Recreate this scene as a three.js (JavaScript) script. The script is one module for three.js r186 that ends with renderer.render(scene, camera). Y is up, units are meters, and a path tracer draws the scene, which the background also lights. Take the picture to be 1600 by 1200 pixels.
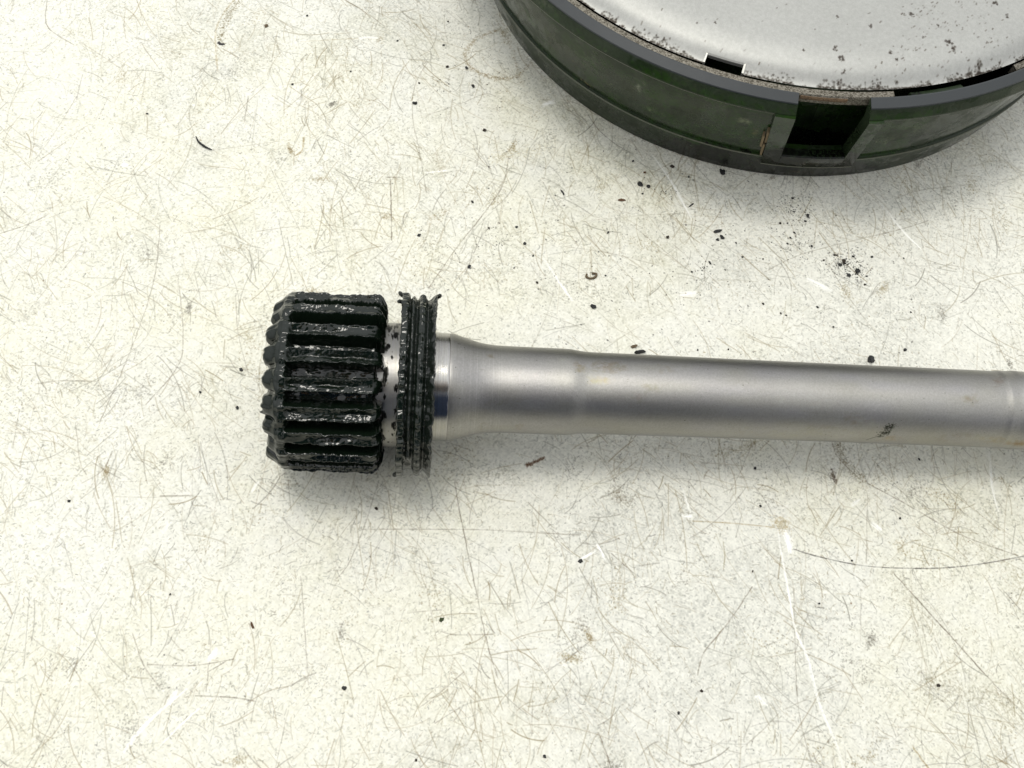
import * as THREE from 'three';
import { MarchingCubes } from 'three/addons/objects/MarchingCubes.js';
import { ImprovedNoise } from 'three/addons/math/ImprovedNoise.js';
import { mergeGeometries, mergeVertices, toCreasedNormals } from 'three/addons/utils/BufferGeometryUtils.js';
import { RoundedBoxGeometry } from 'three/addons/geometries/RoundedBoxGeometry.js';

// ---------------------------------------------------------------- camera, sky, sun, exposure
const FOCAL = 1800, PITCH = 27.2, TILT = 3.3;          // focal length in photo pixels (1600 wide), tilt from straight down, lean
const scene = new THREE.Scene();
const camera = new THREE.PerspectiveCamera(2 * Math.atan(600 / FOCAL) * 180 / Math.PI, 4 / 3, 0.02, 200);
const CAM = new THREE.Vector3(0.00884, 0.29473, 0.13807);
const lean = new THREE.Matrix4().makeRotationZ(TILT * Math.PI / 180);
const P = PITCH * Math.PI / 180;
const FWD = new THREE.Vector3(0, -Math.cos(P), -Math.sin(P)).applyMatrix4(lean);
const UP = new THREE.Vector3(0, Math.sin(P), -Math.cos(P)).applyMatrix4(lean);
const RIGHT = new THREE.Vector3(1, 0, 0).applyMatrix4(lean);
camera.position.copy(CAM);
camera.up.copy(UP);
camera.lookAt(CAM.clone().add(FWD));

// overcast sky: three times as bright overhead as at the horizon
{
  const w = 128, h = 64, data = new Float32Array(w * h * 4), zenith = 0.92;
  for (let j = 0; j < h; j++) {
    const e = ((j + 0.5) / h - 0.5) * Math.PI, s = Math.sin(e);
    const L = s > 0 ? zenith * (1 + 2 * s) / 3 : zenith * 0.12;
    for (let i = 0; i < w; i++) data.set([L * 0.985, L, L * 1.02, 1], (j * w + i) * 4);
  }
  const sky = new THREE.DataTexture(data, w, h, THREE.RGBAFormat, THREE.FloatType);
  sky.mapping = THREE.EquirectangularReflectionMapping; sky.magFilter = sky.minFilter = THREE.LinearFilter;
  sky.needsUpdate = true;
  scene.background = sky; scene.environment = sky; scene.environmentIntensity = 1;
}
const sun = new THREE.DirectionalLight(0xfffaf0, 0.75);
sun.position.set(-0.25, 1.8, -0.24);
sun.castShadow = true; sun.shadow.radius = 34; sun.shadow.mapSize.set(2048, 2048);
Object.assign(sun.shadow.camera, { left: -0.6, right: 0.6, top: 0.6, bottom: -0.6, near: 0.2, far: 4 });
scene.add(sun, sun.target);

const renderer = new THREE.WebGLRenderer({ antialias: true });
renderer.setSize(1024, 768);
renderer.toneMapping = THREE.LinearToneMapping;
renderer.toneMappingExposure = 1.64;
renderer.shadowMap.enabled = true;

// ---------------------------------------------------------------- helpers
let seed = 7;
const rnd = () => { seed = (seed + 0x6d2b79f5) | 0; let t = Math.imul(seed ^ (seed >>> 15), 1 | seed); t = (t + Math.imul(t ^ (t >>> 7), 61 | t)) ^ t; return ((t ^ (t >>> 14)) >>> 0) / 4294967296; };
const rr = (a, b) => a + (b - a) * rnd();
const pn = new ImprovedNoise();
const nz = (x, y = 0, z = 0) => pn.noise(x, y, z);
const fbm = (x, y, z, o = 3) => { let a = 0, k = 1; for (let i = 0; i < o; i++) { a += nz(x * k + i * 17.3, y * k - i * 9.1, z * k + i * 5.7) / k; k *= 2; } return a; };
const sstep = (a, b, x) => { const t = Math.min(1, Math.max(0, (x - a) / (b - a))); return t * t * (3 - 2 * t); };
const DEG = Math.PI / 180;
const used = {};
const numbered = (n) => { const k = used[n] = (used[n] ?? -1) + 1; return k ? n + '_' + String(k).padStart(3, '0') : n; };
function part(name, geo, mat, parent) { const m = new THREE.Mesh(geo, mat); m.name = name; parent.add(m); return m; }
function thing(name, label, category, group) {
  const o = new THREE.Group(); o.name = numbered(name); o.userData = { label, category }; if (group) o.userData.group = group; scene.add(o); return o;
}
function solo(name, geo, mat, label, category, group) {
  const m = new THREE.Mesh(geo, mat); m.name = numbered(name); m.userData = { label, category }; if (group) m.userData.group = group; scene.add(m); return m;
}
function structure(name, geo, mat) { const m = new THREE.Mesh(geo, mat); m.name = name; m.userData = { kind: 'structure' }; scene.add(m); return m; }
// photo pixel -> point on the horizontal plane at height h
function onPlane(px, py, h = 0) {
  const d = FWD.clone().addScaledVector(RIGHT, (px - 800) / FOCAL).addScaledVector(UP, (600 - py) / FOCAL);
  return CAM.clone().addScaledVector(d, (h - CAM.y) / d.y);
}
const canvasOf = (w, h) => { const c = document.createElement('canvas'); c.width = w; c.height = h; return c; };
function noiseTexture(size, fn, srgb = false) {                     // grey noise, fn(u, v) in 0..1
  const d = new Uint8Array(size * size * 4);
  for (let j = 0; j < size; j++) for (let i = 0; i < size; i++) { const v = Math.max(0, Math.min(255, 255 * fn(i / size, j / size))); d.set([v, v, v, 255], (j * size + i) * 4); }
  const t = new THREE.DataTexture(d, size, size); t.wrapS = t.wrapT = THREE.RepeatWrapping; t.magFilter = THREE.LinearFilter; t.minFilter = THREE.LinearMipmapLinearFilter; t.generateMipmaps = true;
  if (srgb) t.colorSpace = THREE.SRGBColorSpace; t.needsUpdate = true; return t;
}
// tileable value noise
function tile(freq, s0) { const g = []; let s = s0; const r = () => { s = (s * 1664525 + 1013904223) >>> 0; return s / 4294967296; }; for (let i = 0; i < freq * freq; i++) g.push(r());
  return (u, v) => { const x = u * freq, y = v * freq, i = Math.floor(x), j = Math.floor(y), a = x - i, b = y - j, q = (m, n) => g[((n % freq) + freq) % freq * freq + ((m % freq) + freq) % freq], sa = a * a * (3 - 2 * a), sb = b * b * (3 - 2 * b);
    return (q(i, j) * (1 - sa) + q(i + 1, j) * sa) * (1 - sb) + (q(i, j + 1) * (1 - sa) + q(i + 1, j + 1) * sa) * sb; }; }
const rep = (t, x, y) => { const c = t.clone(); c.repeat.set(x, y ?? x); c.needsUpdate = true; return c; };

// a surface of revolution round local x, in a grid that can be cut into parts: prof [[s, r], ...], disp(s, r, th, i) -> [ds, dr]
function revolveGrid(prof, n, disp) {
  const m = prof.length, pos = new Float32Array(m * n * 3), idx = [];
  for (let i = 0; i < m; i++) for (let k = 0; k < n; k++) {
    const th = k / n * 2 * Math.PI, d = disp ? disp(prof[i][0], prof[i][1], th, i) : [0, 0];
    const r = Math.max(0, prof[i][1] + d[1]);
    pos.set([prof[i][0] + d[0], r * Math.cos(th), r * Math.sin(th)], (i * n + k) * 3);
  }
  for (let i = 0; i < m - 1; i++) for (let k = 0; k < n; k++) { const a = i * n + k, b = i * n + (k + 1) % n, c = a + n, d = b + n; idx.push(a, b, c, b, d, c); }
  const g = new THREE.BufferGeometry(); g.setAttribute('position', new THREE.BufferAttribute(pos, 3)); g.setIndex(idx); g.computeVertexNormals();
  const nor = g.attributes.normal.array;
  return { prof, n, m, pos, nor };
}
function cut(G, i0, i1, k0 = 0, k1 = G.n) {                          // rows i0..i1, columns k0..k1 (inclusive, may wrap)
  const w = k1 - k0 + 1, h = i1 - i0 + 1, p = [], q = [], uv = [], idx = [];
  for (let i = i0; i <= i1; i++) for (let k = k0; k <= k1; k++) {
    const a = (i * G.n + ((k % G.n) + G.n) % G.n) * 3;
    p.push(G.pos[a], G.pos[a + 1], G.pos[a + 2]); q.push(G.nor[a], G.nor[a + 1], G.nor[a + 2]);
    uv.push(G.prof[i][0] + G.prof[i][1] * 0.3, k / G.n * 2 * Math.PI * 0.02);
  }
  for (let i = 0; i < h - 1; i++) for (let k = 0; k < w - 1; k++) { const a = i * w + k, b = a + 1, c = a + w, d = c + 1; idx.push(a, b, c, b, d, c); }
  const g = new THREE.BufferGeometry();
  g.setAttribute('position', new THREE.Float32BufferAttribute(p, 3)); g.setAttribute('normal', new THREE.Float32BufferAttribute(q, 3)); g.setAttribute('uv', new THREE.Float32BufferAttribute(uv, 2)); g.setIndex(idx);
  return g;
}
// resample a polyline of [s, r] at about `step`
function resample(pts, step) { const o = [pts[0]]; for (let i = 1; i < pts.length; i++) { const [a, b] = pts[i - 1], [c, d] = pts[i], n = Math.max(1, Math.round(Math.hypot(c - a, d - b) / step)); for (let k = 1; k <= n; k++) o.push([a + (c - a) * k / n, b + (d - b) * k / n]); } return o; }

// ---------------------------------------------------------------- board: worn off-white work surface
const X0 = -0.155, Z0 = -0.27, W = 0.37, TS = 2048, K = TS / W;
const cv = (px, py) => { const g = onPlane(px, py); return [(g.x - X0) * K, (g.z - Z0) * K]; };
const boardCanvas = canvasOf(TS, TS), bumpCanvas = canvasOf(TS, TS);
{
  const c = boardCanvas.getContext('2d'), b = bumpCanvas.getContext('2d');
  const im = c.createImageData(TS, TS), bi = b.createImageData(TS, TS);
  const n1 = tile(9, 11), n2 = tile(31, 23), n3 = tile(120, 5), n4 = tile(512, 77), n5 = tile(1024, 99), n6 = tile(5, 41), n7 = tile(260, 8);
  for (let j = 0; j < TS; j++) for (let i = 0; i < TS; i++) {
    const u = i / TS, v = j / TS, o = (j * TS + i) * 4;
    const cloud = n1(u, v) * 0.4 + n2(u, v) * 0.35 + n3(u, v) * 0.25, grain = n4(u, v) * 0.5 + n5(u, v) * 0.5, yel = n6(u, v) * 0.5 + n2(v, u) * 0.3 + n3(u, v) * 0.2;
    const dirt = Math.max(0, cloud - 0.47) * 40 * (grain + n5(v, u)) + (grain - 0.5) * 26 + (n5(v, u) - 0.5) * 12 + Math.max(0, n4(v, u) * 0.55 + n5(u, v) * 0.45 - 0.66) * 130;
    const warm = Math.max(0, yel - 0.45) * 24 * (0.5 + grain);
    im.data.set([222 - dirt, 221.5 - dirt * 0.98 - warm * 0.1, 210 - dirt * 0.95 - warm * 0.8, 255], o);
    const q = 128 + (grain - 0.5) * 60 + (n7(u, v) - 0.5) * 40; bi.data.set([q, q, q, 255], o);
  }
  c.putImageData(im, 0, 0); b.putImageData(bi, 0, 0);
  c.lineCap = b.lineCap = 'round';
  const both = (col, wd, path, depth) => { for (const [x, st, w] of [[c, col, wd], [b, depth, wd * 1.1]]) { if (!st) continue; x.strokeStyle = st; x.lineWidth = w; x.beginPath(); path(x); x.stroke(); } };
  // tiny fibre-like wear marks, thicker in some places than others
  const dens = tile(14, 61), dens2 = tile(40, 62);
  for (let k = 0; k < 105000; k++) {
    const x = rnd() * TS, y = rnd() * TS, dn = dens(x / TS, y / TS) * 0.6 + dens2(x / TS, y / TS) * 0.4;
    if (rnd() > 0.35 + (dn - 0.35) * 2.2) continue;
    const l = rr(1.4, 4.6) * (rnd() < 0.15 ? rr(1.6, 3.6) : 1), a = rr(0, 6.28), bend = rr(-1, 1), al = rr(0.16, 0.56) * (rnd() < 0.1 ? 1.6 : 1);
    const tint = rnd(), col = tint < 0.5 ? `rgba(96,92,78,${al})` : tint < 0.8 ? `rgba(122,108,78,${al})` : `rgba(58,58,54,${al})`;
    both(col, rr(0.5, 1.0), (q) => { q.moveTo(x, y); q.quadraticCurveTo(x + Math.cos(a + bend) * l * 0.5, y + Math.sin(a + bend) * l * 0.5, x + Math.cos(a) * l, y + Math.sin(a) * l); }, k % 4 === 0 && `rgba(40,40,40,${al})`);
  }
  // crisscross wear: runs of faint scratches that share a direction, in the grey-brown of ground-in dirt
  const worn = tile(8, 63);
  for (let k = 0; k < 3600; k++) {
    const x0 = rnd() * TS, y0 = rnd() * TS; if (rnd() > 0.25 + worn(x0 / TS, y0 / TS) * 1.1) continue;
    const dir = rnd() < 0.4 ? rr(0.5, 1.1) : rnd() < 0.5 ? rr(1.4, 2.0) : rr(0, 3.14), m = 1 + Math.floor(rr(0, 6)), sp = rr(10, 90), tone = rnd() < 0.6 ? '108,92,58' : '84,80,68';
    for (let i = 0; i < m; i++) {
      const l = rr(8, 70) * (rnd() < 0.12 ? 2 : 1), a = dir + rr(-0.5, 0.5), bd = rr(-0.4, 0.4), x = x0 + rr(-sp, sp), y = y0 + rr(-sp, sp), al = rr(0.12, 0.42) * (rnd() < 0.1 ? 1.5 : 1);
      both(`rgba(${tone},${al})`, rr(0.6, 1.5), (q) => { q.moveTo(x, y); q.quadraticCurveTo(x + Math.cos(a + bd) * l * 0.5, y + Math.sin(a + bd) * l * 0.5, x + Math.cos(a) * l, y + Math.sin(a) * l); }, i % 2 === 0 && `rgba(30,30,30,${al})`);
    }
  }
  // ground-in grit, in clouds
  for (let k = 0; k < 420; k++) { const x0 = rnd() * TS, y0 = rnd() * TS, sp = rr(10, 70), n = rr(20, 130), tone = rnd() < 0.55 ? '120,104,66' : '96,92,80', st = rr(0, 3.14); if (rnd() > 0.2 + worn(x0 / TS, y0 / TS)) continue; for (let i = 0; i < n; i++) { const g = (rnd() + rnd() + rnd() - 1.5) * sp, h = (rnd() + rnd() + rnd() - 1.5) * sp * 0.45; c.fillStyle = `rgba(${tone},${rr(0.14, 0.5)})`; c.beginPath(); c.ellipse(x0 + g * Math.cos(st) - h * Math.sin(st), y0 + g * Math.sin(st) + h * Math.cos(st), rr(0.5, 1.9), rr(0.5, 1.2), rr(0, 3), 0, 7); c.fill(); } }
  // pale rubbed spots
  for (let k = 0; k < 2200; k++) { const x = rnd() * TS, y = rnd() * TS; c.fillStyle = `rgba(240,240,232,${rr(0.08, 0.3)})`; c.beginPath(); c.ellipse(x, y, rr(1, 6), rr(0.8, 3), rr(0, 3), 0, 7); c.fill(); }
  // random faint hairline scratches
  for (let k = 0; k < 420; k++) {
    const x = rnd() * TS, y = rnd() * TS, a = rnd() < 0.5 ? rr(0.4, 1.9) : rr(0, 3.14), l = rr(20, 190) * (rnd() < 0.25 ? 1.7 : 1), bd = rr(-0.25, 0.25), al = rr(0.08, 0.3), pale = rnd() < 0.14;
    const seg = 9; let pxx = x, pyy = y;
    for (let s = 0; s < seg; s++) {
      const aa = a + bd * (s / seg) * 2 + rr(-0.05, 0.05), nx = pxx + Math.cos(aa) * l / seg, ny = pyy + Math.sin(aa) * l / seg;
      if (rnd() < 0.85) { const fx = pxx, fy = pyy; both(pale ? `rgba(244,244,238,${al * 1.5})` : `rgba(96,88,68,${al * rr(0.5, 1.2)})`, rr(0.7, 1.5), (q) => { q.moveTo(fx, fy); q.lineTo(nx, ny); }, `rgba(30,30,30,${al})`); }
      pxx = nx; pyy = ny;
    }
  }
  // scratches read off the photograph: [points], width, alpha, kind (d dark, w white, o ochre)
  const path = (pts, w, al, kind = 'd') => {
    const q = pts.map(([x, y]) => cv(x, y)); const curve = new THREE.SplineCurve(q.map(([x, y]) => new THREE.Vector2(x, y)));
    if (kind === 'w') {                                            // rubbed-off streaks: a bundle of thin broken strokes
      for (let i = 0; i < 6 + w * 5; i++) { const o = (rnd() + rnd() - 1) * w * 0.6, o2 = o + rr(-0.8, 0.8), t0 = rnd() * 0.7, t1 = Math.min(1, t0 + rr(0.1, 0.6)); c.strokeStyle = `rgba(250,250,244,${al * rr(0.25, 0.75)})`; c.lineWidth = rr(0.6, 1.8); c.beginPath(); for (let m = 0; m <= 8; m++) { const e = curve.getPoint(t0 + (t1 - t0) * m / 8), tg = curve.getTangent(t0 + (t1 - t0) * m / 8), f = o + (o2 - o) * m / 8 + rr(-0.3, 0.3); c[m ? 'lineTo' : 'moveTo'](e.x - tg.y * f, e.y + tg.x * f); } c.stroke(); }
      return;
    }
    const L = curve.getLength(), n = Math.max(6, Math.round(L / 9)); let a = curve.getPoint(0);
    for (let i = 1; i <= n; i++) { const e = curve.getPoint(i / n), f = 0.55 + 0.9 * rnd(), jx = rr(-0.5, 0.5), fx = a.x, fy = a.y;
      const col = kind === 'w' ? `rgba(250,250,245,${Math.min(1, al * f)})` : kind === 'o' ? `rgba(128,104,56,${al * f})` : kind === 'k' ? `rgba(38,34,32,${al * f})` : `rgba(92,82,66,${al * f})`;
      both(col, w * rr(0.7, 1.25), (z) => { z.moveTo(fx + jx, fy); z.lineTo(e.x + jx, e.y); }, kind === 'w' ? `rgba(150,150,150,${al * 0.5})` : `rgba(20,20,20,${al * 0.7})`); a = e; }
  };
  const marks = [
    [[[74, 0], [71, 30], [80, 48], [115, 70]], 1.6, .38], [[[0, 365], [45, 350], [75, 335]], 1.6, .38], [[[610, 280], [611, 320], [612, 375]], 1.8, .5], [[[604, 277], [624, 277]], 1.6, .45],
    [[[668, 97], [648, 135], [645, 185], [655, 235], [666, 300]], 1.3, .34], [[[795, 245], [785, 290], [755, 335], [715, 385], [670, 450]], 1.5, .4], [[[668, 180], [720, 162], [765, 147], [812, 176]], 1.2, .3],
    [[[745, 260], [750, 228]], 1.6, .4], [[[540, 0], [575, 22], [602, 42]], 1.4, .38], [[[250, 352], [240, 440], [205, 545], [155, 662]], 1.4, .36], [[[278, 430], [286, 520], [278, 572], [228, 632]], 1.4, .36],
    [[[368, 460], [372, 520], [390, 590]], 1.2, .3], [[[55, 600], [95, 595], [150, 596]], 2.6, .28], [[[118, 660], [125, 720], [135, 742]], 1.2, .34], [[[128, 755], [160, 735], [175, 705]], 1.6, .4],
    [[[250, 775], [300, 774]], 1.5, .38], [[[262, 580], [292, 660]], 1.1, .24], [[[450, 750], [455, 797]], 1.3, .34], [[[592, 750], [570, 820], [545, 880], [525, 905]], 1.4, .34],
    [[[207, 990], [225, 1040], [250, 1075]], 1.6, .36], [[[230, 1038], [300, 1040], [365, 1030]], 1.3, .38], [[[305, 1087], [365, 1090], [400, 1096]], 1.6, .42], [[[330, 1000], [322, 1080]], 1.2, .3], [[[325, 1050], [355, 1032]], 1.3, .34],
    [[[470, 900], [478, 1010], [482, 1070]], 1.3, .3], [[[450, 1110], [430, 1200]], 1.1, .26],
    [[[710, 750], [718, 800], [740, 905], [760, 1000], [778, 1060]], 1.5, .42], [[[565, 827], [650, 827], [760, 828], [850, 833], [905, 836]], 1.3, .36], [[[640, 957], [690, 953]], 1.2, .34], [[[690, 987], [712, 992], [770, 991]], 1.4, .44],
    [[[725, 1050], [690, 1080], [655, 1106]], 1.3, .36], [[[718, 1106], [680, 1130]], 1.3, .3], [[[832, 1092], [831, 1150]], 1.2, .32], [[[825, 785], [865, 825]], 1.4, .32], [[[935, 1145], [945, 1170], [955, 1200]], 1.6, .48], [[[955, 865], [990, 895]], 1.3, .42],
    [[[1180, 680], [1160, 730], [1140, 770]], 1.3, .28], [[[1240, 858], [1280, 870], [1350, 884], [1420, 888], [1480, 887], [1540, 880], [1600, 869]], 1.4, .5, 'k'], [[[1082, 814], [1150, 818], [1210, 824]], 1.6, .36, 'o'],
    [[[1175, 917], [1140, 970], [1100, 1020], [1090, 1055]], 1.5, .4], [[[1393, 892], [1450, 955], [1500, 1010], [1550, 1065], [1600, 1115]], 1.7, .44], [[[1355, 755], [1420, 790], [1500, 835], [1590, 868]], 1.7, .42],
    [[[1240, 920], [1243, 1030], [1248, 1110], [1270, 1200]], 1.3, .36], [[[1345, 920], [1345, 1000]], 1.1, .28], [[[1355, 770], [1354, 880]], 1.1, .3], [[[1270, 1190], [1300, 1150]], 1.3, .32], [[[1075, 750], [1095, 778]], 1.3, .3],
    [[[1425, 1165], [1450, 1200]], 2.2, .36, 'o'], [[[1300, 690], [1310, 715], [1345, 750]], 1.5, .32], [[[1400, 310], [1440, 297], [1520, 288]], 1.4, .34], [[[1180, 520], [1220, 535], [1260, 560]], 1.2, .26],
    [[[1300, 620], [1330, 640]], 1, .2], [[[985, 350], [1080, 425]], 1.2, .28], [[[850, 490], [930, 520]], 1.2, .3], [[[942, 475], [930, 448]], 1.1, .28], [[[1195, 425], [1260, 395], [1400, 360], [1450, 345]], 1.4, .3], [[[1050, 380], [1130, 450]], 1.2, .28],
    [[[1290, 405], [1330, 470], [1400, 560]], 1.2, .3], [[[880, 385], [950, 395], [1030, 415]], 1.2, .26], [[[1010, 610], [1080, 600]], 1, .2], [[[400, 362], [450, 355], [520, 352]], 1.4, .28], [[[470, 65], [520, 62], [560, 60]], 1.4, .28, 'o'],
    [[[340, 110], [338, 45], [365, 0]], 3.2, .2, 'o'], [[[388, 150], [382, 190]], 1.4, .42], [[[475, 215], [472, 235], [462, 243]], 2.6, .42, 'o'], [[[332, 234], [345, 233], [440, 220]], 1.2, .24], [[[180, 60], [195, 130], [190, 200]], 1, .2],
    [[[120, 150], [90, 200], [55, 250]], 1.2, .26], [[[0, 430], [60, 400]], 1.1, .24], [[[30, 640], [20, 700]], 1.2, .26], [[[170, 150], [150, 185], [100, 220]], 1.1, .22], [[[660, 805], [650, 860]], 1, .2],
    // white scuffs and cuts
    [[[1213, 800], [1218, 850], [1233, 930], [1243, 985], [1262, 1030], [1280, 1100], [1305, 1160], [1318, 1200]], 4, .5, 'w'], [[[1225, 828], [1233, 848], [1236, 865]], 9, .9, 'w'], [[[1065, 760], [1078, 800]], 4, .5, 'w'], [[[1064, 806], [1082, 808]], 8, .7, 'w'],
    [[[1362, 816], [1378, 828]], 8, .6, 'w'], [[[1544, 700], [1550, 760], [1560, 800]], 4, .5, 'w'], [[[905, 876], [930, 860]], 5, .8, 'w'], [[[932, 850], [946, 875]], 5, .6, 'w'], [[[325, 1035], [340, 1012]], 9, .6, 'w'], [[[262, 1100], [278, 1078]], 8, .6, 'w'],
    [[[190, 1180], [230, 1130], [300, 1070]], 4, .5, 'w'], [[[240, 1175], [290, 1125], [330, 1090]], 2.4, .45, 'w'], [[[392, 770], [404, 752]], 4, .45, 'w'], [[[1180, 1085], [1200, 1102]], 9, .4, 'w'], [[[664, 270], [702, 266]], 3, .7, 'w'], [[[1015, 235], [1050, 285], [1085, 350]], 5, .5, 'w'],
    [[[850, 405], [895, 470]], 5, .5, 'w'], [[[1260, 435], [1300, 455]], 10, .5, 'w'], [[[1060, 460], [1090, 458]], 12, .4, 'w'], [[[1375, 315], [1410, 360], [1440, 390]], 4, .6, 'w'], [[[845, 165], [868, 160]], 12, .45, 'w'], [[[190, 257], [200, 258]], 6, .7, 'w'], [[[560, 60], [590, 58]], 6, .4, 'w'], [[[1330, 790], [1345, 780]], 5, .35, 'w'],
  ];
  for (const [pts, w, al, kind] of marks) path(pts, w, al, kind);
  // grit ground into some marks: clouds of dots along a line
  const grit = (pts, spread, n, al, col = '70,58,34', r0 = 0.6, r1 = 1.7) => { const cur = new THREE.SplineCurve(pts.map(([x, y]) => new THREE.Vector2(...cv(x, y)))); for (let i = 0; i < n; i++) { const q = cur.getPoint(rnd()), g = (rnd() + rnd() + rnd() - 1.5) * spread, h = (rnd() + rnd() + rnd() - 1.5) * spread; c.fillStyle = `rgba(${col},${al * rr(0.3, 1)})`; c.beginPath(); c.ellipse(q.x + g, q.y + h, rr(r0, r1), rr(r0, r1) * 0.8, rr(0, 3), 0, 7); c.fill(); } };
  grit([[372, 0], [360, 18], [350, 40], [344, 66]], 9, 240, 0.6, '84,70,36'); grit([[341, 66], [345, 69], [350, 69]], 1.6, 70, 1, '14,12,10', 1, 2);
  grit([[815, 176 - 44], [790, 55], [760, 53], [735, 70], [727, 92], [745, 112], [775, 122], [805, 120], [830, 98]], 5, 900, 0.34, '104,84,48');
  grit([[770, 247], [800, 242], [850, 232]], 16, 300, 0.22, '140,118,60'); grit([[1310, 690], [1318, 720], [1350, 750]], 9, 300, 0.4, '84,72,46'); grit([[1180, 690], [1160, 700], [1120, 712]], 12, 260, 0.3, '96,82,44');
  grit([[823, 727], [836, 722], [850, 715]], 3, 150, 0.6, '78,52,32'); grit([[1300, 735], [1305, 752]], 4, 90, 0.6, '66,54,40'); grit([[1215, 815], [1225, 822]], 14, 260, 0.3, '142,120,70');
  grit([[1440, 1060], [1500, 1080], [1580, 1100]], 22, 900, 0.24, '92,82,50'); grit([[1500, 830], [1590, 900], [1600, 950]], 30, 900, 0.22, '110,96,58'); grit([[1400, 900], [1480, 1000]], 34, 700, 0.2, '88,80,58');
  grit([[244, 1056], [258, 1078]], 9, 45, 0.4, '70,66,54'); grit([[960, 770], [980, 785]], 12, 200, 0.35, '88,78,56'); grit([[1280, 720], [1440, 790]], 26, 500, 0.22, '92,82,58'); grit([[20, 500], [60, 480]], 20, 300, 0.2, '92,88,76'); grit([[100, 600], [230, 615]], 12, 420, 0.24, '84,82,74');
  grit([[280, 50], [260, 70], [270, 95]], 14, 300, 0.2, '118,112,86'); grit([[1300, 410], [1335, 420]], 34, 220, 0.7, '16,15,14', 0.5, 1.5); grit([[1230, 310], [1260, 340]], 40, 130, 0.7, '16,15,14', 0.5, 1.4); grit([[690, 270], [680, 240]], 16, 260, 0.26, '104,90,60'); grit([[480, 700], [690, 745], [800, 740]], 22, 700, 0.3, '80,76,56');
  // small dark specks everywhere
  for (let k = 0; k < 650; k++) { c.fillStyle = `rgba(${rnd() < 0.7 ? '34,32,28' : '92,64,32'},${rr(0.35, 0.85)})`; c.beginPath(); c.ellipse(rnd() * TS, rnd() * TS, rr(0.5, 1.5), rr(0.4, 1.1), rr(0, 3), 0, 7); c.fill(); }
  for (let k = 0; k < 160; k++) { const [x, y] = cv(rr(700, 1500), rr(230, 560)); c.fillStyle = `rgba(30,28,26,${rr(0.4, 0.9)})`; c.beginPath(); c.ellipse(x, y, rr(0.6, 2.1), rr(0.5, 1.4), rr(0, 3), 0, 7); c.fill(); }
}
const canvasTex = (cnv, srgb) => { const t = new THREE.CanvasTexture(cnv); t.wrapS = t.wrapT = THREE.RepeatWrapping; t.magFilter = THREE.LinearFilter; t.anisotropy = 8; if (srgb) t.colorSpace = THREE.SRGBColorSpace; return t; };
const boardMat = new THREE.MeshPhysicalMaterial({ map: canvasTex(boardCanvas, true), bumpMap: canvasTex(bumpCanvas), bumpScale: 0.00006, roughness: 0.45, specularIntensity: 0.9 });
const woodMat = new THREE.MeshStandardMaterial({ color: new THREE.Color().setRGB(0.3, 0.22, 0.13), roughness: 0.7 });
{
  const g = new RoundedBoxGeometry(1.7, 0.03, 0.98, 2, 0.003); g.translate(0.15, -0.015, -0.24);
  const p = g.attributes.position, uv = g.attributes.uv; for (let i = 0; i < p.count; i++) uv.setXY(i, (p.getX(i) - X0) / W, 1 - (p.getZ(i) - Z0) / W);
  structure('workbench_top', g, boardMat);
  for (const [x, z] of [[-0.62, 0.18], [0.92, 0.18], [-0.62, -0.66], [0.92, -0.66]]) { const l = new RoundedBoxGeometry(0.06, 0.87, 0.06, 2, 0.004); l.translate(x, -0.465, z); structure(numbered('workbench_leg'), l, woodMat); }
  const gg = new THREE.PlaneGeometry(80, 80); gg.rotateX(-Math.PI / 2); gg.translate(0, -0.9, 0);
  structure('ground', gg, new THREE.MeshStandardMaterial({ color: new THREE.Color().setRGB(0.2, 0.195, 0.18), roughness: 0.95, bumpMap: rep(noiseTexture(256, (() => { const a = tile(32, 3), b = tile(128, 4); return (u, v) => a(u, v) * 0.5 + b(u, v) * 0.5; })()), 40), bumpScale: 0.004 }));
}

// ---------------------------------------------------------------- splined drive shaft
const fine = noiseTexture(512, (() => { const a = tile(64, 31), b = tile(256, 32), d = tile(512, 33); return (u, v) => a(u, v) * 0.25 + b(u, v) * 0.35 + d(u, v) * 0.4; })());
const patchy = noiseTexture(512, (() => { const a = tile(16, 51), b = tile(48, 52), d = tile(160, 53); return (u, v) => 0.25 + 0.75 * sstep(0.38, 0.66, a(u, v) * 0.45 + b(u, v) * 0.33 + d(u, v) * 0.22); })());
const grease = new THREE.MeshPhysicalMaterial({ color: new THREE.Color().setRGB(0.0045, 0.0085, 0.005), roughness: 0.085, bumpMap: rep(patchy, 25, 25), bumpScale: 0.00004, ior: 1.47, specularIntensity: 1 });
const sealRubber = new THREE.MeshPhysicalMaterial({ color: new THREE.Color().setRGB(0.008, 0.0115, 0.0085), roughness: 0.17, ior: 1.47 });

const AX = new THREE.Vector3(0.9995498, -0.02998649, 0.00099955).normalize(), SR = 0.024;
const shaft = thing('drive_shaft', 'grey steel drive shaft with black greased spline end and rubber seal ring', 'drive shaft');
shaft.position.set(0, SR, 0); shaft.quaternion.setFromUnitVectors(new THREE.Vector3(1, 0, 0), AX);

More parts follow.
